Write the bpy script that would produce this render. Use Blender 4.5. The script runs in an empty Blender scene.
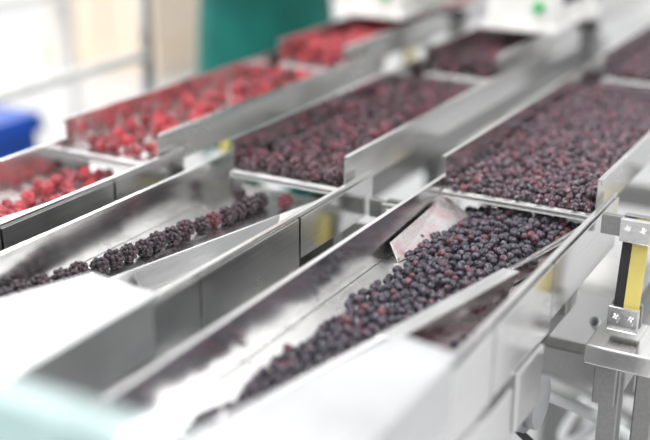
import bpy, bmesh, math, random
import numpy as np
from mathutils import Vector, Matrix, Euler
random.seed(7); np.random.seed(7)
CZ=1.45
def Z(h): return CZ-h
scn=bpy.context.scene
try: scn.view_settings.view_transform='Standard'
except: pass

# ---------------- materials ----------------
def newmat(name):
    m=bpy.data.materials.new(name); m.use_nodes=True
    return m, m.node_tree, m.node_tree.nodes['Principled BSDF']
def simple(name,col,rough=.5,metal=0,noise=.12,scale=20,**kw):
    m,nt,b=newmat(name)
    tc=nt.nodes.new('ShaderNodeTexCoord'); n=nt.nodes.new('ShaderNodeTexNoise'); n.inputs['Scale'].default_value=scale; n.inputs['Detail'].default_value=4
    nt.links.new(tc.outputs['Object'],n.inputs['Vector'])
    r=nt.nodes.new('ShaderNodeValToRGB')
    c=np.array(col); lo=c*(1-noise); hi=np.minimum(c*(1+noise),1)
    r.color_ramp.elements[0].position=.3; r.color_ramp.elements[1].position=.7
    r.color_ramp.elements[0].color=(*lo,1); r.color_ramp.elements[1].color=(*hi,1)
    nt.links.new(n.outputs['Fac'],r.inputs['Fac']); nt.links.new(r.outputs['Color'],b.inputs['Base Color'])
    b.inputs['Roughness'].default_value=rough; b.inputs['Metallic'].default_value=metal
    for k,v in kw.items(): b.inputs[k.replace('_',' ')].default_value=v
    return m
def steel(name,col=(.80,.79,.78),rough=.26,metal=1.0,stain=None,stain_lo=.5,stain_hi=.7):
    m,nt,b=newmat(name)
    N=nt.nodes.new; L=nt.links.new
    tc=N('ShaderNodeTexCoord'); mp=N('ShaderNodeMapping'); mp.inputs['Scale'].default_value=(160,3,160)
    L(tc.outputs['Object'],mp.inputs['Vector'])
    n=N('ShaderNodeTexNoise'); n.inputs['Scale'].default_value=1.5; n.inputs['Detail'].default_value=3; L(mp.outputs['Vector'],n.inputs['Vector'])
    n2=N('ShaderNodeTexNoise'); n2.inputs['Scale'].default_value=9; n2.inputs['Detail'].default_value=5; n2.inputs['Roughness'].default_value=.5; L(tc.outputs['Object'],n2.inputs['Vector'])
    mr=N('ShaderNodeMapRange'); mr.inputs['From Min'].default_value=.3; mr.inputs['From Max'].default_value=.7; mr.inputs['To Min'].default_value=rough-.06; mr.inputs['To Max'].default_value=rough+.08; L(n2.outputs['Fac'],mr.inputs['Value']); L(mr.outputs['Result'],b.inputs['Roughness'])
    ad=N('ShaderNodeMath'); ad.operation='MULTIPLY_ADD'; ad.inputs[1].default_value=.5; L(n.outputs['Fac'],ad.inputs[0]); 
    m5=N('ShaderNodeMath'); m5.operation='MULTIPLY'; m5.inputs[1].default_value=.5; L(n2.outputs['Fac'],m5.inputs[0]); L(m5.outputs[0],ad.inputs[2])
    r=N('ShaderNodeValToRGB'); r.color_ramp.elements[0].position=.36; r.color_ramp.elements[1].position=.62
    r.color_ramp.elements[0].color=(*[c*.85 for c in col],1); r.color_ramp.elements[1].color=(*col,1)
    L(ad.outputs[0],r.inputs['Fac'])
    out=r.outputs['Color']
    if stain:
        n3=N('ShaderNodeTexNoise'); n3.inputs['Scale'].default_value=26; n3.inputs['Detail'].default_value=8; n3.inputs['Roughness'].default_value=.65; L(tc.outputs['Object'],n3.inputs['Vector'])
        mr3=N('ShaderNodeMapRange'); mr3.inputs['From Min'].default_value=stain_lo; mr3.inputs['From Max'].default_value=stain_hi; L(n3.outputs['Fac'],mr3.inputs['Value'])
        mx=N('ShaderNodeMixRGB'); L(mr3.outputs['Result'],mx.inputs['Fac']); L(out,mx.inputs['Color1']); mx.inputs['Color2'].default_value=(*stain,1); out=mx.outputs['Color']
        inv=N('ShaderNodeMath'); inv.operation='MULTIPLY_ADD'; inv.inputs[1].default_value=-metal*.8; inv.inputs[2].default_value=metal; L(mr3.outputs['Result'],inv.inputs[0]); L(inv.outputs[0],b.inputs['Metallic'])
    else: b.inputs['Metallic'].default_value=metal
    L(out,b.inputs['Base Color'])
    bp=N('ShaderNodeBump'); bp.inputs['Strength'].default_value=.08; bp.inputs['Distance'].default_value=.001; L(n.outputs['Fac'],bp.inputs['Height']); L(bp.outputs['Normal'],b.inputs['Normal'])
    return m
def berrymat(name,stops,bloom,bloomfac=.5,rough=.35,nscale=260,sss=0,sheen=.3,base=.0,lo=.45,hi=.68):
    m,nt,b=newmat(name); N=nt.nodes.new; L=nt.links.new
    at=N('ShaderNodeAttribute'); at.attribute_name='tint'
    r=N('ShaderNodeValToRGB'); e=r.color_ramp.elements
    e[0].position=stops[0][0]; e[0].color=(*stops[0][1],1); e[1].position=stops[-1][0]; e[1].color=(*stops[-1][1],1)
    for p,c in stops[1:-1]:
        q=e.new(p); q.color=(*c,1)
    L(at.outputs['Fac'],r.inputs['Fac'])
    tc=N('ShaderNodeTexCoord'); n=N('ShaderNodeTexNoise'); n.inputs['Scale'].default_value=nscale; n.inputs['Detail'].default_value=4; L(tc.outputs['Object'],n.inputs['Vector'])
    mr=N('ShaderNodeMapRange'); mr.inputs['From Min'].default_value=lo; mr.inputs['From Max'].default_value=hi; mr.inputs['To Min'].default_value=base; mr.inputs['To Max'].default_value=bloomfac; L(n.outputs['Fac'],mr.inputs['Value'])
    mx=N('ShaderNodeMixRGB'); L(mr.outputs['Result'],mx.inputs['Fac']); L(r.outputs['Color'],mx.inputs['Color1']); mx.inputs['Color2'].default_value=(*bloom,1)
    L(mx.outputs['Color'],b.inputs['Base Color']); b.inputs['Roughness'].default_value=rough
    b.inputs['Sheen Weight'].default_value=sheen; b.inputs['Sheen Roughness'].default_value=.4
    if sss: b.inputs['Subsurface Weight'].default_value=sss; b.inputs['Subsurface Scale'].default_value=.004
    return m
STEEL=steel('brushed_stainless',col=(.87,.865,.86),rough=.20)
STEELB=steel('bright_stainless_lip',col=(.90,.895,.89),rough=.4,metal=.55)
COVER=steel('satin_stainless_cover',col=(.78,.785,.79),rough=.36,metal=.95)
STAIN_L=steel('lightly_stained_stainless',col=(.82,.815,.81),stain=(.20,.06,.08),stain_lo=.58,stain_hi=.82)
STAIN_M=steel('splashed_stainless',col=(.78,.75,.74),stain=(.30,.10,.12),stain_lo=.44,stain_hi=.75)
STAIN_H=steel('juice_stained_stainless',col=(.60,.55,.55),stain=(.075,.020,.032),stain_lo=.30,stain_hi=.58)
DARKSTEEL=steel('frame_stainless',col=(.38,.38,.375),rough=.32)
PAINT=simple('cream_white_painted_metal',(.78,.77,.74),.4)
YEL=simple('yellow_fibreglass',(.66,.55,.16),.4)
BLK=simple('black_rubber',(.02,.02,.022),.6)
BLUE=simple('blue_plastic',(.005,.07,.42),.45)
TEAL=simple('teal_uniform_cloth',(.0,.125,.10),.85,scale=8,noise=.3)
SKIN=simple('skin',(.72,.45,.34),.5,noise=.05)
HAIR=simple('dark_hair',(.05,.03,.02),.6)
GRN=simple('green_plastic_button',(.02,.45,.12),.4)
CARD=simple('cardboard',(.72,.61,.49),.8)
GLASS=simple('pale_teal_plastic',(.60,.73,.72),.12,Alpha=.65)
HOSE=simple('grey_white_hose',(.7,.72,.72),.4)
DKP=simple('grey_motor_paint',(.30,.31,.32),.45)

# ---------------- mesh helpers ----------------
def empty(name,loc=(0,0,0)):
    e=bpy.data.objects.new(name,None); scn.collection.objects.link(e); e.location=loc; return e
def addobj(name,me,mat,parent=None):
    o=bpy.data.objects.new(name,me); scn.collection.objects.link(o)
    if mat: me.materials.append(mat)
    if parent: o.parent=parent
    return o
def box(name,x0,x1,y0,y1,z0,z1,mat,parent=None,bev=.002,rot=None):
    me=bpy.data.meshes.new(name); bm=bmesh.new(); bmesh.ops.create_cube(bm,size=1)
    c=Vector(((x0+x1)/2,(y0+y1)/2,(z0+z1)/2))
    for v in bm.verts: v.co=Vector((v.co.x*(x1-x0),v.co.y*(y1-y0),v.co.z*(z1-z0)))+c
    if bev: bmesh.ops.bevel(bm,geom=bm.edges[:],offset=min(bev,.3*min(x1-x0,y1-y0,z1-z0)),segments=2,affect='EDGES',profile=.5)
    bm.to_mesh(me); bm.free()
    return addobj(name,me,mat,parent)
def sheet(name,pts,y0,y1,mat,parent=None,th=.0015,offset=0):
    me=bpy.data.meshes.new(name)
    v=[(x,y0,z) for x,z in pts]+[(x,y1,z) for x,z in pts]; n=len(pts)
    f=[(i,i+1,n+i+1,n+i) for i in range(n-1)]
    me.from_pydata(v,[],f); o=addobj(name,me,mat,parent)
    s=o.modifiers.new('s','SOLIDIFY'); s.thickness=th; s.offset=offset; s.use_even_offset=True
    b=o.modifiers.new('b','BEVEL'); b.width=.0003; b.segments=2; b.limit_method='ANGLE'
    return o
def plate(name,verts,mat,parent=None,th=.0018,faces=None):
    me=bpy.data.meshes.new(name); me.from_pydata(verts,[],faces or [tuple(range(len(verts)))])
    o=addobj(name,me,mat,parent); s=o.modifiers.new('s','SOLIDIFY'); s.thickness=th; s.offset=0
    b=o.modifiers.new('b','BEVEL'); b.width=.0003; b.segments=2; b.limit_method='ANGLE'
    return o
def prism(name,poly,z0,z1,mat,parent=None,bev=.003):
    me=bpy.data.meshes.new(name); n=len(poly)
    v=[(x,y,z0) for x,y in poly]+[(x,y,z1) for x,y in poly]
    f=[tuple(range(n))[::-1],tuple(range(n,2*n))]+[(i,(i+1)%n,n+(i+1)%n,n+i) for i in range(n)]
    me.from_pydata(v,[],f); bm=bmesh.new(); bm.from_mesh(me); bmesh.ops.recalc_face_normals(bm,faces=bm.faces)
    bmesh.ops.bevel(bm,geom=bm.edges[:],offset=bev,segments=2,affect='EDGES'); bm.to_mesh(me); bm.free()
    return addobj(name,me,mat,parent)
def cyl(name,p0,p1,r,mat,parent=None,seg=24):
    p0=Vector(p0);p1=Vector(p1); d=p1-p0
    me=bpy.data.meshes.new(name); bm=bmesh.new()
    bmesh.ops.create_cone(bm,cap_ends=True,segments=seg,radius1=r,radius2=r,depth=d.length)
    M=Matrix.Translation((p0+p1)/2)@d.to_track_quat('Z','Y').to_matrix().to_4x4()
    bm.transform(M)
    for f in bm.faces: f.smooth=len(f.verts)==4
    bm.to_mesh(me); bm.free(); return addobj(name,me,mat,parent)
def tube(name,pts,r,mat,parent=None):
    cu=bpy.data.curves.new(name,'CURVE'); cu.dimensions='3D'; cu.bevel_depth=r; cu.bevel_resolution=4
    sp=cu.splines.new('NURBS'); sp.points.add(len(pts)-1); sp.use_endpoint_u=True; sp.order_u=4
    for p,q in zip(sp.points,pts): p.co=(*q,1)
    o=bpy.data.objects.new(name,cu); scn.collection.objects.link(o); cu.materials.append(mat)
    if parent: o.parent=parent
    return o

# ---------------- conveyors ----------------
def pan(parent,tag,xl,xr,y0,y1,hf,ht,fm,lip=True,f=.0045):
    sheet(tag+'_trough_floor',[(xl+.0015,Z(hf)),(xr-.0015,Z(hf))],y0,y1,fm,parent)
    sheet(tag+'_wall_a',[(xl,Z(hf+.004)),(xl,Z(ht)),(xl-f,Z(ht)),(xl-f,Z(ht+.006))],y0,y1,STEEL,parent)
    sheet(tag+'_wall_b',[(xr,Z(hf+.004)),(xr,Z(ht)),(xr+f,Z(ht)),(xr+f,Z(ht+.006))],y0,y1,STEEL,parent)
    if lip:
        sheet(tag+'_discharge_lip',[(xl-.001,Z(hf+.001)),(xr+.001,Z(hf+.001)),(xr+.001,Z(hf+.007)),(xl-.001,Z(hf+.007)),(xl-.001,Z(hf+.001))],y0-.008,y0+.004,STEELB,parent)
def bolt(parent,p,ax=(1,0,0),r=.006):
    p=Vector(p);a=Vector(ax)
    cyl('bolt_washer',p,p+a*.0015,r*1.35,STEEL,parent)
    cyl('bolt_head',p+a*.0015,p+a*.006,r,STEEL,parent,seg=6)
def spring(parent,x,y,h0,h1,side=1,arm=True,w=.015):
    plate('leaf_spring',[(x-w*.2,y-.012,Z(h1)),(x+w,y-.012,Z(h1)),(x+w,y+.010,Z(h0)),(x-w*.2,y+.010,Z(h0))],YEL,parent,th=.005)
    plate('leaf_spring_rubber',[(x-w,y-.010,Z(h1)),(x-w*.25,y-.010,Z(h1)),(x-w*.25,y+.012,Z(h0)),(x-w,y+.012,Z(h0))],BLK,parent,th=.006)
    for hc,dy,hh in ((h0+.010,.008,.014),(h1-.010,-.010,.015)):
        box('clamp_plate',x-w-.003,x+w+.003,y+dy-.012,y+dy-.004,Z(hc+hh),Z(hc-hh),STEEL,parent,bev=.001)
        box('clamp_back',x-w-.003,x+w+.003,y+dy+.005,y+dy+.014,Z(hc+hh),Z(hc-hh),DARKSTEEL,parent,bev=.001)
        for sx in(-.009,.009): bolt(parent,(x+sx,y+dy-.012,Z(hc)),(0,-1,0),.0048)
    if arm: box('spring_arm',x-w-.03 if side>0 else x+w-.002,x-w+.004 if side>0 else x+w+.03,y+.014,y+.022,Z(h0+.025),Z(h0),DARKSTEEL,parent,bev=.001)

LN=[dict(xl=-.535,xr=-.332,lip=1.265,nx=(-.512,-.352),nlip=1.92,y0=.592,den='currants'),
    dict(xl=-.826,xr=-.650,lip=1.198,nx=(-.808,-.672),nlip=1.80,y0=.45,den='blackberries'),
    dict(xl=-1.10,xr=-.930,lip=1.160,nx=(-1.085,-.948),nlip=1.74,y0=.45,den='raspberries')]
conv=[]
for i,L in enumerate(LN):
    e=empty('vibratory_conveyor'); conv.append(e)
    xl,xr=L['xl'],L['xr']
    lxl,lxr=xl-.004,xr+.007
    if i==1: lxl,lxr=-.848,-.637
    fl=STAIN_L
    pan(e,'lower',lxl,lxr,L['y0'],L['lip']+.05,.50,.445,fl,lip=False)
    sx=lxr+.0075
    y0=L['y0']; ys=[(max(y0,.70),.884,.535),(.888,1.06,.528),(1.064,L['lip']+.05,.515)] if i==0 else [(y0,.842,.518),(.846,1.045,.528),(1.05,L['lip']+.04,.50)]
    for k,(a,b,h) in enumerate(ys):
        sheet('side_skirt_%d'%k,[(sx,Z(.449)),(sx,Z(h)),(sx-.008,Z(h))],a,b,STEEL,e)
    pan(e,'upper',xl,xr,L['lip'],L['nlip']+.13,.46,.415,STAIN_L)
    pan(e,'far',L['nx'][0],L['nx'][1],L['nlip'],3.3,.438,.392,STAIN_L)
    for x in (lxl-.02,lxr+.05):
        box('longitudinal_beam',x-.014,x+.014,1.16,3.2,Z(.66),Z(.60),DARKSTEEL,e)
        for y in (2.0,3.1):
            box('leg',x-.014,x+.014,y-.014,y+.014,0,Z(.66),DARKSTEEL,e)
        for y in (1.6,2.4):
            spring(e,x,y,.50,.60,side=1 if x>xl else -1)
    box('lower_beam_a',lxl+.03,lxl+.06,y0+.02,1.3,Z(.60),Z(.545),DARKSTEEL,e)
    box('lower_beam_b',lxr-.06,lxr-.03,y0+.02,1.3,Z(.60),Z(.545),DARKSTEEL,e)
    for y in (.75,1.15): box('pan_rib',lxl,lxr,y,y+.02,Z(.55),Z(.502),DARKSTEEL,e)
    for y in (.95,1.28,2.0,3.1): box('cross_beam',lxl-.03,lxr+.06,y,y+.03,Z(.70),Z(.66),DARKSTEEL,e)
    box('front_leg_a',lxl+.03,lxl+.06,.78,.81,0,Z(.60),DARKSTEEL,e); box('front_leg_b',lxr-.06,lxr-.03,.78,.81,0,Z(.60),DARKSTEEL,e)
    cyl('vibrator_motor',(lxr-.14,1.12,Z(.655)),(lxr-.025,1.12,Z(.655)),.040,DKP,e)
    cyl('vibrator_motor_cap',(lxr-.025,1.12,Z(.655)),(lxr-.012,1.12,Z(.655)),.033,DKP,e)
    spring(e,lxr+.058,1.205,.440 if i==0 else .475,.565)
    box('spring_foot',lxr+.025,lxr+.105,1.15,1.24,Z(.605),Z(.580),STEEL,e)
    box('post_a',lxr+.043,lxr+.067,1.168,1.192,0,Z(.605),DARKSTEEL,e)
    box('post_b',lxr+.078,lxr+.102,1.198,1.222,0,Z(.605),DARKSTEEL,e)
# currant lane details
e=conv[0]
def div_x(y): return -.336-(1.25-y)*.222
P=[(div_x(.60),.60),(div_x(1.25),1.25)]
plate('lane_divider',[(P[0][0],P[0][1],Z(.499)),(P[1][0],P[1][1],Z(.499)),(P[1][0],P[1][1],Z(.474)),(P[0][0],P[0][1],Z(.474))],STEEL,e)
plate('divider_rim',[(P[0][0]-.002,.60,Z(.474)),(P[0][0]+.003,.60,Z(.474)),(P[1][0]+.003,1.25,Z(.474)),(P[1][0]-.002,1.25,Z(.474))],STEELB,e,th=.0012)
plate('side_lane_liner',[(div_x(1.25)+.004,1.25,Z(.4975)),(div_x(.62)+.004,.62,Z(.4975)),(-.328,.62,Z(.4975)),(-.328,1.25,Z(.4975))],STAIN_H,e,th=.001)
plate('funnel_plate',[(-.334,1.25,Z(.466)),(div_x(1.25)-.006,1.25,Z(.470)),(div_x(1.06)-.004,1.06,Z(.476)),(div_x(1.06)+.006,1.06,Z(.472))],STEEL,e)
plate('funnel_plate_left',[(-.534,1.262,Z(.468)),(-.534,1.10,Z(.480)),(-.518,1.09,Z(.499)),(-.48,1.262,Z(.499))],STAIN_M,e)
a=(div_x(1.06)+.004,1.06,Z(.466)); b=(div_x(.855)-.004,.855,Z(.474)); c=(div_x(.865)+.016,.865,Z(.474)); d=(div_x(1.06)+.022,1.06,Z(.466))
plate('diverter_nose_top',[a,b,c,d],STEEL,e)
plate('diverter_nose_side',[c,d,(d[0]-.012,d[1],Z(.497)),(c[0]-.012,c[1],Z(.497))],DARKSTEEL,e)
plate('diverter_nose_end',[b,c,(c[0]-.012,c[1],Z(.497)),(b[0],b[1],Z(.497))],STEEL,e)
plate('lane_divider',[(-.790,.62,Z(.499)),(-.672,1.19,Z(.499)),(-.672,1.19,Z(.472)),(-.790,.62,Z(.472))],STEELB,conv[1])
plate('side_sheet',[(-.788,.62,Z(.490)),(-.670,1.19,Z(.488)),(-.640,1.19,Z(.490)),(-.640,.62,Z(.490))],STEEL,conv[1])
plate('side_flap',[(-.733,.86,Z(.473)),(-.690,1.10,Z(.472)),(-.672,1.06,Z(.486)),(-.715,.85,Z(.488))],DARKSTEEL,conv[1])
plate('lane_divider',[(-1.045,.62,Z(.499)),(-.95,1.15,Z(.499)),(-.95,1.15,Z(.472)),(-1.045,.62,Z(.472))],STEELB,conv[2])
plate('side_sheet',[(-1.043,.62,Z(.476)),(-.948,1.15,Z(.474)),(-.925,1.15,Z(.478)),(-.925,.62,Z(.478))],STEEL,conv[2])
prism('cover',[(-.614,.748),(-.70,.757),(-.84,.36),(-.614,.33)],Z(.494),Z(.43),COVER,conv[1])
prism('cover_rim',[(-.611,.751),(-.702,.760),(-.843,.36),(-.611,.33)],Z(.434),Z(.428),COVER,conv[1],bev=.001)
prism('cover',[(-.313,.775),(-.372,.785),(-.500,.31),(-.313,.31)],Z(.50),Z(.43),COVER,conv[0])
prism('cover_rim',[(-.310,.778),(-.374,.788),(-.503,.31),(-.310,.31)],Z(.434),Z(.428),COVER,conv[0],bev=.001)
box('hanging_plate',-.316,-.310,.80,.93,Z(.66),Z(.535),STEEL,e)
box('hanging_bracket',-.330,-.312,.95,1.03,Z(.60),Z(.53),STEEL,e)
tube('air_hose',[(-.36,1.14,Z(.65)),(-.26,1.3,Z(.76)),(-.25,1.5,Z(.95)),(-.38,1.5,Z(1.05)),(-.55,1.6,Z(1.0)),(-.60,1.9,Z(1.3)),(-.45,2.2,Z(1.43))],.008,HOSE,e)
tube('water_hose',[(-.33,1.30,Z(.62)),(-.30,1.42,Z(.74)),(-.34,1.46,Z(.88)),(-.46,1.5,Z(.98)),(-.40,1.7,Z(.90)),(-.30,1.8,Z(.72))],.007,HOSE,e)
tube('power_cable',[(-.38,1.12,Z(.69)),(-.30,1.25,Z(.85)),(-.36,1.4,Z(.98)),(-.30,1.7,Z(.90)),(-.33,2.0,Z(.8))],.005,BLK,e)
box('low_cross_tube',-.56,-.24,1.72,1.75,Z(1.15),Z(1.12),DARKSTEEL,e)
box('low_side_tube',-.29,-.26,1.2,2.1,Z(1.20),Z(1.17),DARKSTEEL,e)
box('mid_side_tube',-.288,-.262,1.2,2.1,Z(.84),Z(.81),STEEL,e)
box('mid_cross_tube',-.56,-.24,1.45,1.475,Z(.80),Z(.775),DARKSTEEL,e)
cyl('tie_rod',(-.50,1.35,Z(.70)),(-.27,1.85,Z(1.1)),.008,DARKSTEEL,e)
cb=empty('control_box'); 
box('enclosure',-.62,-.40,1.85,2.0,Z(1.05),Z(.80),PAINT,cb,bev=.006); box('door_seam',-.605,-.415,1.845,1.852,Z(1.035),Z(.815),STEEL,cb); box('stand',-.53,-.49,1.9,1.94,0,Z(1.05),DARKSTEEL,cb)
for (x0,x1,px) in ((-1.095,-.95,-.88),(-.765,-.63,-.6)):
    hse=empty('sensor_housing')
    box('housing_body',x0,x1,1.98,2.25,Z(.367),Z(.10),PAINT,hse,bev=.008)
    box('housing_base_flange',x0-.008,x1+.008,1.972,2.258,Z(.378),Z(.366),PAINT,hse)
    box('slot',x1,x1+.004,2.03,2.2,Z(.33),Z(.20),BLK,hse)
    box('support_bracket',x1-.01,px+.015,2.1,2.13,Z(.385),Z(.372),DARKSTEEL,hse)
    box('support_post',px-.015,px+.015,2.1,2.13,0,Z(.372),DARKSTEEL,hse)
    cyl('button',(x1-.03,1.981,Z(.33)),(x1-.03,1.970,Z(.33)),.010,GRN,hse)

# ---------------- berries ----------------
def ico(sub):
    bm=bmesh.new(); bmesh.ops.create_icosphere(bm,subdivisions=sub,radius=1)
    v=np.array([p.co[:] for p in bm.verts]); f=np.array([[q.index for q in t.verts] for t in bm.faces]); bm.free(); return v,f
def currant(seed):
    v,f=ico(3)
    v=v*(1+.045*np.sin(3*v[:,[0]]+seed)+.045*np.cos(4*v[:,[1]]+seed*2))
    m=v[:,2]>.90; v[m,2]-= (v[m,2]-.90)*2.4
    v[:,2]*=.93
    return v,f
def drupe(seed,n=32,sub=2,rd=.27,elong=1.15):
    rs=np.random.RandomState(seed); bv,bf=ico(sub); V=[];F=[];o=0
    for i in range(n):
        z=1-2*(i+.5)/n; ph=i*2.39996+rs.rand()*.3; r=math.sqrt(1-z*z)
        c=np.array([r*math.cos(ph),r*math.sin(ph),z*elong])*.76
        if z>.9: c*=.8
        V.append(bv*rd*(.88+.24*rs.rand())+c); F.append(bf+o); o+=len(bv)
    cv,cf=ico(2); V.append(cv*.74*np.array([1,1,elong])); F.append(cf+o)
    return np.vstack(V),np.vstack(F)
def scatter(name,bases,items,mat,parent=None):
    V=[];F=[];T=[];o=0
    for k,(p,r,t) in enumerate(items):
        v,f=bases[k%len(bases)]
        M=np.array(Euler((random.uniform(0,6.28),random.uniform(0,6.28),random.uniform(0,6.28))).to_matrix())
        V.append((v*r)@M.T+np.array(p)); F.append(f+o); T.append(np.full(len(v),t)); o+=len(v)
    V=np.vstack(V).astype(np.float32);F=np.vstack(F).astype(np.int32);T=np.concatenate(T).astype(np.float32)
    me=bpy.data.meshes.new(name); me.vertices.add(len(V)); me.vertices.foreach_set('co',V.ravel())
    me.loops.add(F.size); me.loops.foreach_set('vertex_index',F.ravel())
    me.polygons.add(len(F)); me.polygons.foreach_set('loop_start',np.arange(0,F.size,3,dtype=np.int32)); me.polygons.foreach_set('loop_total',np.full(len(F),3,dtype=np.int32))
    me.update(calc_edges=True); me.polygons.foreach_set('use_smooth',np.ones(len(F),dtype=bool))
    at=me.attributes.new('tint','FLOAT','POINT'); at.data.foreach_set('value',T)
    me.validate(); return addobj(name,me,mat,parent)
def drop(n,sampler,rr,floor,cap,tintf,squash=.92):
    cell=2*rr[1]; grid={}; out=[]
    for it in range(n):
        x,y=sampler(); r=random.uniform(*rr); z=floor+r
        cx,cy=int(x//cell),int(y//cell)
        for i in(-1,0,1):
            for j in(-1,0,1):
                for (X,Y,ZZ,R) in grid.get((cx+i,cy+j),()):
                    d2=(X-x)**2+(Y-y)**2; s=(R+r)*squash
                    if d2<s*s: z=max(z,ZZ+math.sqrt(s*s-d2))
        if z-r-floor>cap(x,y): continue
        grid.setdefault((cx,cy),[]).append((x,y,z,r)); out.append(((x,y,z),r,tintf(x,y)))
    return out
CUR=berrymat('currant_skin',[(0,(.007,.007,.014)),(.5,(.015,.011,.021)),(.85,(.034,.013,.025)),(1,(.12,.020,.03))],(.20,.17,.22),.6,.45,260,sheen=.12,lo=.48,hi=.67)
CUR2=berrymat('frosted_currant_skin',[(0,(.012,.006,.011)),(.5,(.028,.010,.018)),(1,(.12,.025,.038))],(.46,.36,.41),.7,.55,300,sheen=.12,lo=.50,hi=.70)
BB=berrymat('blackberry_skin',[(0,(.007,.004,.007)),(.6,(.025,.005,.012)),(1,(.11,.010,.022))],(.18,.11,.13),.45,.32,200,sheen=.15)
BB2=berrymat('dark_loganberry_skin',[(0,(.010,.003,.006)),(.5,(.032,.005,.012)),(1,(.13,.010,.026))],(.42,.27,.31),.6,.48,170,sheen=.12,lo=.48,hi=.7)
RB=berrymat('raspberry_skin',[(0,(.17,.003,.009)),(.5,(.36,.006,.018)),(1,(.52,.018,.036))],(.75,.38,.40),.45,.55,130,sss=.05,sheen=.12)
cbs=[currant(s) for s in range(6)]
dbn=[drupe(s) for s in range(3)]; dbf=[drupe(s,n=26,sub=1,rd=.30) for s in range(5)]
rt=lambda x,y: random.random()**1.3
def s1():
    while 1:
        y=random.uniform(.60,1.29); x=random.uniform(-.528,-.338)
        lb=-.505 if y<1.05 else -.505-.017*(y-1.05)/.2
        if x<div_x(y)-.008 and x>lb+.005*math.sin(y*37)+.004*math.sin(y*90): return x,y
def cap1(x,y):
    xr=min(div_x(y)-.008,-.34); m=(-.509+xr)/2; w=(xr+.509)/2; u=abs(x-m)/w
    return max(.0,(.006+.012*max(0,(y-.98)/.3))*(1-u*u*.9))
it=drop(14000,s1,(.0043,.0062),Z(.50)+.001,cap1,rt)
scatter('currant_stream',cbs,it,CUR,conv[0])
def s1b():
    while 1:
        y=random.uniform(.84,1.27); x=random.uniform(-.40,-.335)
        if x>div_x(y)+.012+ (.02 if y<1.08 else 0): return x,y
it=drop(30,s1b,(.0045,.0056),Z(.4965),lambda x,y:0,rt)
scatter('stray_currants',cbs,it,CUR,conv[0])
it=drop(18000,lambda:(random.uniform(-.529,-.338),random.uniform(1.262,2.04)),(.0037,.0056),Z(.46)+.001,lambda x,y:.011+.006*math.sin(y*9+x*14) if y>1.28 else .005,rt)
scatter('upper_currant_bed',cbs,it,CUR2,conv[0])
it=drop(4000,lambda:(random.uniform(-.504,-.36),random.uniform(1.93,2.6)),(.0045,.0056),Z(.438)+.001,lambda x,y:.010,rt)
scatter('far_currant_bed',cbs,it,CUR2,conv[0])
it=[];y=.74
def rowx(y):
    ks=[(.70,-.834),(.79,-.834),(.83,-.824),(.883,-.806),(1.0,-.790),(1.19,-.765)]
    for (a,xa),(b,xb) in zip(ks,ks[1:]):
        if y<=b: return xa+(xb-xa)*(y-a)/(b-a)
    return ks[-1][1]
while y<1.18:
    r=random.uniform(.0114,.0134); x=rowx(y)+random.uniform(-.003,.003)
    it.append(((max(x,-.8345),y,Z(.50)+r*1.02),r,random.random()**2)); y+=r*2.0
it.append(((-.735,1.185,Z(.488)),.011,1.0)); it.append(((-.81,1.185,Z(.489)),.010,.3))
scatter('blackberry_row',dbn,it,BB,conv[1])
it=drop(2200,lambda:(random.uniform(-.817,-.660),random.uniform(1.20,1.92)),(.0066,.0098),Z(.46)+.001,lambda x,y:.009+.009*math.sin(y*11+x*20),rt,.88)
scatter('upper_blackberry_bed',dbf,it,BB2,conv[1])
it=drop(800,lambda:(random.uniform(-.795,-.685),random.uniform(1.82,2.4)),(.0065,.0088),Z(.438)+.001,lambda x,y:.014,rt,.88)
scatter('far_blackberry_bed',dbf,it,BB2,conv[1])
def s3():
    while 1:
        y=random.uniform(.62,1.17); x=random.uniform(-1.085,-.94)
        if x<-1.045+(y-.62)*.179-.014: return x,y
it=drop(130,s3,(.0085,.0105),Z(.50)+.001,lambda x,y:.004,rt,.88)
scatter('raspberry_stream',dbf,it,RB,conv[2])
it=drop(230,lambda:(random.uniform(-1.085,-.945),random.uniform(1.17,1.9)),(.0082,.0108),Z(.46)+.001,lambda x,y:.002+.014*max(0,math.sin(y*8+2)),rt,.88)
scatter('upper_raspberry_bed',dbf,it,RB,conv[2])
it=drop(600,lambda:(random.uniform(-1.07,-.962),random.uniform(1.76,2.5)),(.0085,.0105),Z(.438)+.001,lambda x,y:.02,rt,.88)
scatter('far_raspberry_bed',dbf,it,RB,conv[2])

# ---------------- foreground tub ----------------
t=empty('plastic_tub')
hx0,hx1,hy0,hy1=-.80,-.305,.02,.392
for nm,a in (('rim_far',(hx0,hx1,hy1-.02,hy1)),('rim_near',(hx0,hx1,hy0,hy0+.02)),('rim_left',(hx0,hx0+.02,hy0,hy1)),('rim_right',(hx1-.02,hx1,hy0,hy1))):
    box(nm,*a,Z(.308),Z(.30),GLASS,t,bev=.003)
for nm,a in (('side_far',(hx0+.01,hx1-.01,hy1-.018,hy1-.012)),('side_near',(hx0+.01,hx1-.01,hy0+.012,hy0+.018)),('side_left',(hx0+.012,hx0+.018,hy0+.01,hy1-.01)),('side_right',(hx1-.018,hx1-.012,hy0+.01,hy1-.01))):
    box(nm,*a,Z(.42),Z(.308),GLASS,t,bev=.001)
box('tub_bottom',hx0+.012,hx1-.012,hy0+.012,hy1-.012,Z(.424),Z(.416),GLASS,t)
st=empty('tub_stand')
box('shelf',hx0,hx1,hy0,.322,Z(.44),Z(.425),DARKSTEEL,st)
for x in(hx0+.02,hx1-.02):
    for y in (hy0+.02,.302): box('leg',x-.012,x+.012,y-.012,y+.012,0,Z(.44),DARKSTEEL,st)

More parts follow.
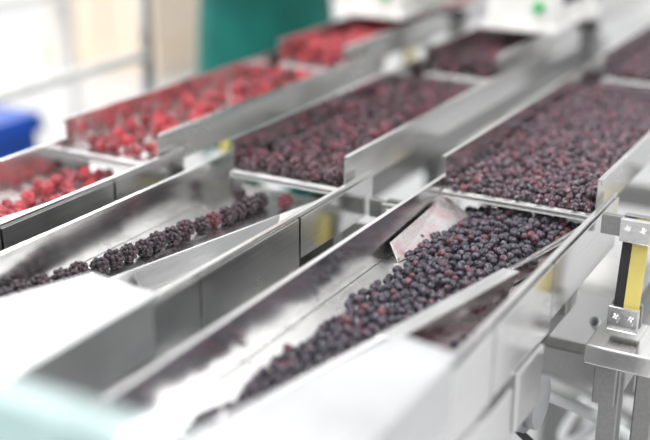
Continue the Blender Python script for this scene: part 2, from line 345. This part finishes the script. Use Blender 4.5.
# ---------------- background ----------------
FL=simple('pale_floor_screed',(.50,.50,.50),.3,scale=3)
WL=simple('white_wall_panel',(.88,.88,.87),.6,scale=2,noise=.03)
box('floor',-9,4,-3,9,-.1,0,FL,bev=0)
box('wall_left',-9.1,-9,-3,9,0,4,WL,bev=0)
box('wall_back',-9,4,9,9.1,0,4,WL,bev=0)
gr=empty('guard_rail')
for y in(0.2,2.0,3.9): cyl('post',(-1.62,y,0),(-1.62,y,Z(-.25)),.014,DARKSTEEL,gr)
for h in (-.24,.52): cyl('rail',(-1.62,.15,Z(h)),(-1.62,3.95 if h<0 else 2.0,Z(h)),.013,PAINT,gr)
cr=empty('blue_crate_stack')
for k in range(3):
    z0=.0+k*.253
    for a in ((-2.3,-1.9,1.4,1.42),(-2.3,-1.9,1.88,1.9),(-2.3,-2.28,1.4,1.9),(-1.92,-1.9,1.4,1.9)):
        box('crate_side_%d'%k,*a,z0,z0+.24,BLUE,cr,bev=.004)
    box('crate_base_%d'%k,-2.3,-1.9,1.4,1.9,z0,z0+.012,BLUE,cr)
    box('crate_rim_%d'%k,-2.315,-1.885,1.885,1.915,z0+.225,z0+.25,BLUE,cr)
    box('crate_rim_r%d'%k,-1.915,-1.885,1.385,1.915,z0+.225,z0+.25,BLUE,cr)
box('crate_lid',-2.31,-1.89,1.39,1.91,.757,.775,BLUE,cr)
pk=empty('cardboard_box_stack')
box('pallet',-4.9,-4.0,5.0,5.9,0,.14,CARD,pk)
box('carton_a',-4.85,-4.42,5.05,5.85,.14,.6,CARD,pk); box('carton_b',-4.40,-4.05,5.05,5.85,.14,.55,CARD,pk)
wt=empty('packing_table')
box('table_top',-4.2,-2.9,2.2,3.2,.82,.86,PAINT,wt)
for x in(-4.15,-2.95):
    for y in(2.25,3.15): box('leg',x-.025,x+.025,y-.025,y+.025,0,.82,STEEL,wt)

# ---------------- worker ----------------
def skin(name,verts,edges,radii,mat,parent,sub=2,root=0):
    me=bpy.data.meshes.new(name); me.from_pydata(verts,edges,[]); o=addobj(name,me,mat,parent)
    m=o.modifiers.new('skin','SKIN'); m.use_smooth_shade=True
    lay=me.skin_vertices[0].data
    for k,r in enumerate(radii): lay[k].radius=r if isinstance(r,tuple) else (r,r)
    lay[root].use_root=True
    s=o.modifiers.new('sub','SUBSURF'); s.levels=sub; s.render_levels=sub
    return o
w=empty('factory_worker',(-1.54,2.40,0)); w.rotation_euler=(0,0,-.35)
V=[(0,0,.95),(0,0,1.10),(0,0,1.28),(0,0,1.42),(0,0,1.52),
   (0,.10,.88),(.02,.11,.50),(0,.11,.10),(.12,.12,.05),
   (0,-.10,.88),(.02,-.11,.50),(0,-.11,.10),(.12,-.12,.05),
   (0,.19,1.40),(.03,.25,1.14),(.24,.12,1.20),
   (0,-.19,1.40),(.03,-.25,1.14),(.24,-.12,1.20)]
E=[(0,1),(1,2),(2,3),(3,4),(0,5),(5,6),(6,7),(7,8),(0,9),(9,10),(10,11),(11,12),(3,13),(13,14),(14,15),(3,16),(16,17),(17,18)]
R=[(.13,.16),(.11,.14),(.12,.16),(.10,.12),.05,.09,.06,.045,.035,.09,.06,.045,.035,.06,.048,.034,.06,.048,.034]
skin('body',V,E,R,TEAL,w)
ring=[(1.12,.13,.165),(.98,.15,.185),(.80,.16,.195),(.62,.17,.20)]
me=bpy.data.meshes.new('coat'); vs=[];fs=[];n=40
for z,rx,ry in ring:
    for k in range(n):
        a=2*math.pi*k/n; q=1+.05*math.sin(7*a)*(1.12-z)*2
        vs.append((rx*q*math.cos(a),ry*q*math.sin(a),z))
for j in range(len(ring)-1):
    for k in range(n): fs.append((j*n+k,j*n+(k+1)%n,(j+1)*n+(k+1)%n,(j+1)*n+k))
me.from_pydata(vs,[],fs); co=addobj('coat_skirt',me,TEAL,w)
for p in me.polygons: p.use_smooth=True
m=co.modifiers.new('s','SOLIDIFY'); m.thickness=.006; m=co.modifiers.new('u','SUBSURF'); m.levels=1; m.render_levels=2
skin('head',[(0,0,1.50),(.01,0,1.56),(.015,0,1.63),(.005,0,1.70),(0,0,1.73)],[(0,1),(1,2),(2,3),(3,4)],[.05,.062,.078,.075,.05],SKIN,w)
skin('hair_cap',[(-.025,0,1.62),(-.02,0,1.70),(-.005,0,1.745)],[(0,1),(1,2)],[.075,.085,.06],HAIR,w)
skin('nose',[(.085,0,1.64),(.11,0,1.61)],[(0,1)],[.010,.014],SKIN,w)
for s in(-1,1):
    cyl('eye',(.078,s*.03,1.645),(.090,s*.03,1.645),.009,BLK,w)
    skin('ear',[(0,s*.08,1.65),(0,s*.088,1.61)],[(0,1)],[.015,.012],SKIN,w)
    bx,by,bz=.24,s*.12,1.20
    skin('palm',[(bx,by,bz),(bx+.045,by-s*.01,bz),(bx+.085,by-s*.012,bz-.005)],[(0,1),(1,2)],[(.022,.026),(.016,.036),(.013,.036)],SKIN,w)
    for k in range(4):
        oy=(k-1.5)*.018; ln=[.03,.036,.034,.026][k]
        skin('finger_%d'%k,[(bx+.08,by-s*.012+oy,bz),(bx+.085+ln,by-s*.012+oy,bz-.008),(bx+.09+ln*1.7,by-s*.012+oy,bz-.028),(bx+.09+ln*2,by-s*.012+oy,bz-.048)],[(0,1),(1,2),(2,3)],[.009,.009,.008,.006],SKIN,w,sub=1)
    skin('thumb',[(bx+.03,by-s*.035,bz),(bx+.06,by-s*.06,bz-.01),(bx+.09,by-s*.06,bz-.025)],[(0,1),(1,2)],[.011,.010,.008],SKIN,w,sub=1)
skin('mouth',[(.088,-.02,1.575),(.092,0,1.573),(.088,.02,1.575)],[(0,1),(1,2)],[.005,.006,.005],CARD,w,sub=1)

# ---------------- light & world ----------------
wd=bpy.data.worlds.new('World'); scn.world=wd; wd.use_nodes=True
nt=wd.node_tree; bg=nt.nodes['Background']; N=nt.nodes.new; L=nt.links.new
tc=N('ShaderNodeTexCoord'); sp=N('ShaderNodeSeparateXYZ'); L(tc.outputs['Generated'],sp.inputs[0])
rz=N('ShaderNodeValToRGB'); L(sp.outputs['Z'],rz.inputs['Fac']); e=rz.color_ramp.elements
e[0].position=0; e[0].color=(.44,.445,.46,1); e[1].position=1; e[1].color=(.95,.96,.98,1)
q=e.new(.12); q.color=(.60,.605,.62,1); q=e.new(.35); q.color=(1.0,1.0,1.0,1); q=e.new(.6); q.color=(.75,.755,.77,1)
md=N('ShaderNodeMath'); md.operation='MULTIPLY_ADD'; md.inputs[1].default_value=-.18; md.inputs[2].default_value=.90; L(sp.outputs['X'],md.inputs[0])
wv=N('ShaderNodeTexNoise'); wv.inputs['Scale'].default_value=3.2; wv.inputs['Detail'].default_value=2; L(tc.outputs['Generated'],wv.inputs['Vector'])
wr=N('ShaderNodeMapRange'); wr.inputs['From Min'].default_value=.38; wr.inputs['From Max'].default_value=.62; wr.inputs['To Min'].default_value=.45; wr.inputs['To Max'].default_value=1.65; L(wv.outputs['Fac'],wr.inputs['Value'])
mm=N('ShaderNodeMath'); mm.operation='MULTIPLY'; L(md.outputs[0],mm.inputs[0]); L(wr.outputs['Result'],mm.inputs[1])
m2=N('ShaderNodeMath'); m2.operation='MULTIPLY'; m2.inputs[1].default_value=1.18; L(mm.outputs[0],m2.inputs[0])
L(rz.outputs['Color'],bg.inputs['Color']); L(m2.outputs[0],bg.inputs['Strength'])
def area(name,loc,rot,sx,sy,p,col=(1,1,1)):
    l=bpy.data.lights.new(name,'AREA'); l.shape='RECTANGLE'; l.size=sx; l.size_y=sy; l.energy=p; l.color=col
    o=bpy.data.objects.new(name,l); scn.collection.objects.link(o); o.location=loc; o.rotation_euler=rot
area('ceiling_lamp',(-1.0,.2,3.6),(0,0,0),.5,3,80)
area('ceiling_lamp.001',(1.6,1.8,3.4),(0,math.radians(25),0),.6,4,90)
area('background_fill',(-6.5,4.0,3.6),(0,0,0),2.5,5,260)  # added fill to brighten the background, not a fixture of the hall
area('left_fill',(-6,.2,2.4),(0,math.radians(-75),0),2.5,3.5,210)  # added area light from the left; the wall has no window

# ---------------- camera ----------------
cam=bpy.data.cameras.new('camera'); co=bpy.data.objects.new('camera',cam); scn.collection.objects.link(co)
cam.sensor_width=36; cam.lens=1083/650*36
co.location=(0,0,CZ)
Rv=Vector((.8698,.4935,0)); U=Vector((-.1709,.3013,.9381)); Fv=Vector((-.4630,.8160,-.3464))
M=Matrix((Rv,U,-Fv)).transposed(); co.rotation_euler=M.to_euler()
cam.dof.use_dof=True; cam.dof.focus_distance=1.30; cam.dof.aperture_fstop=1.5
cam.clip_start=.01
scn.camera=co
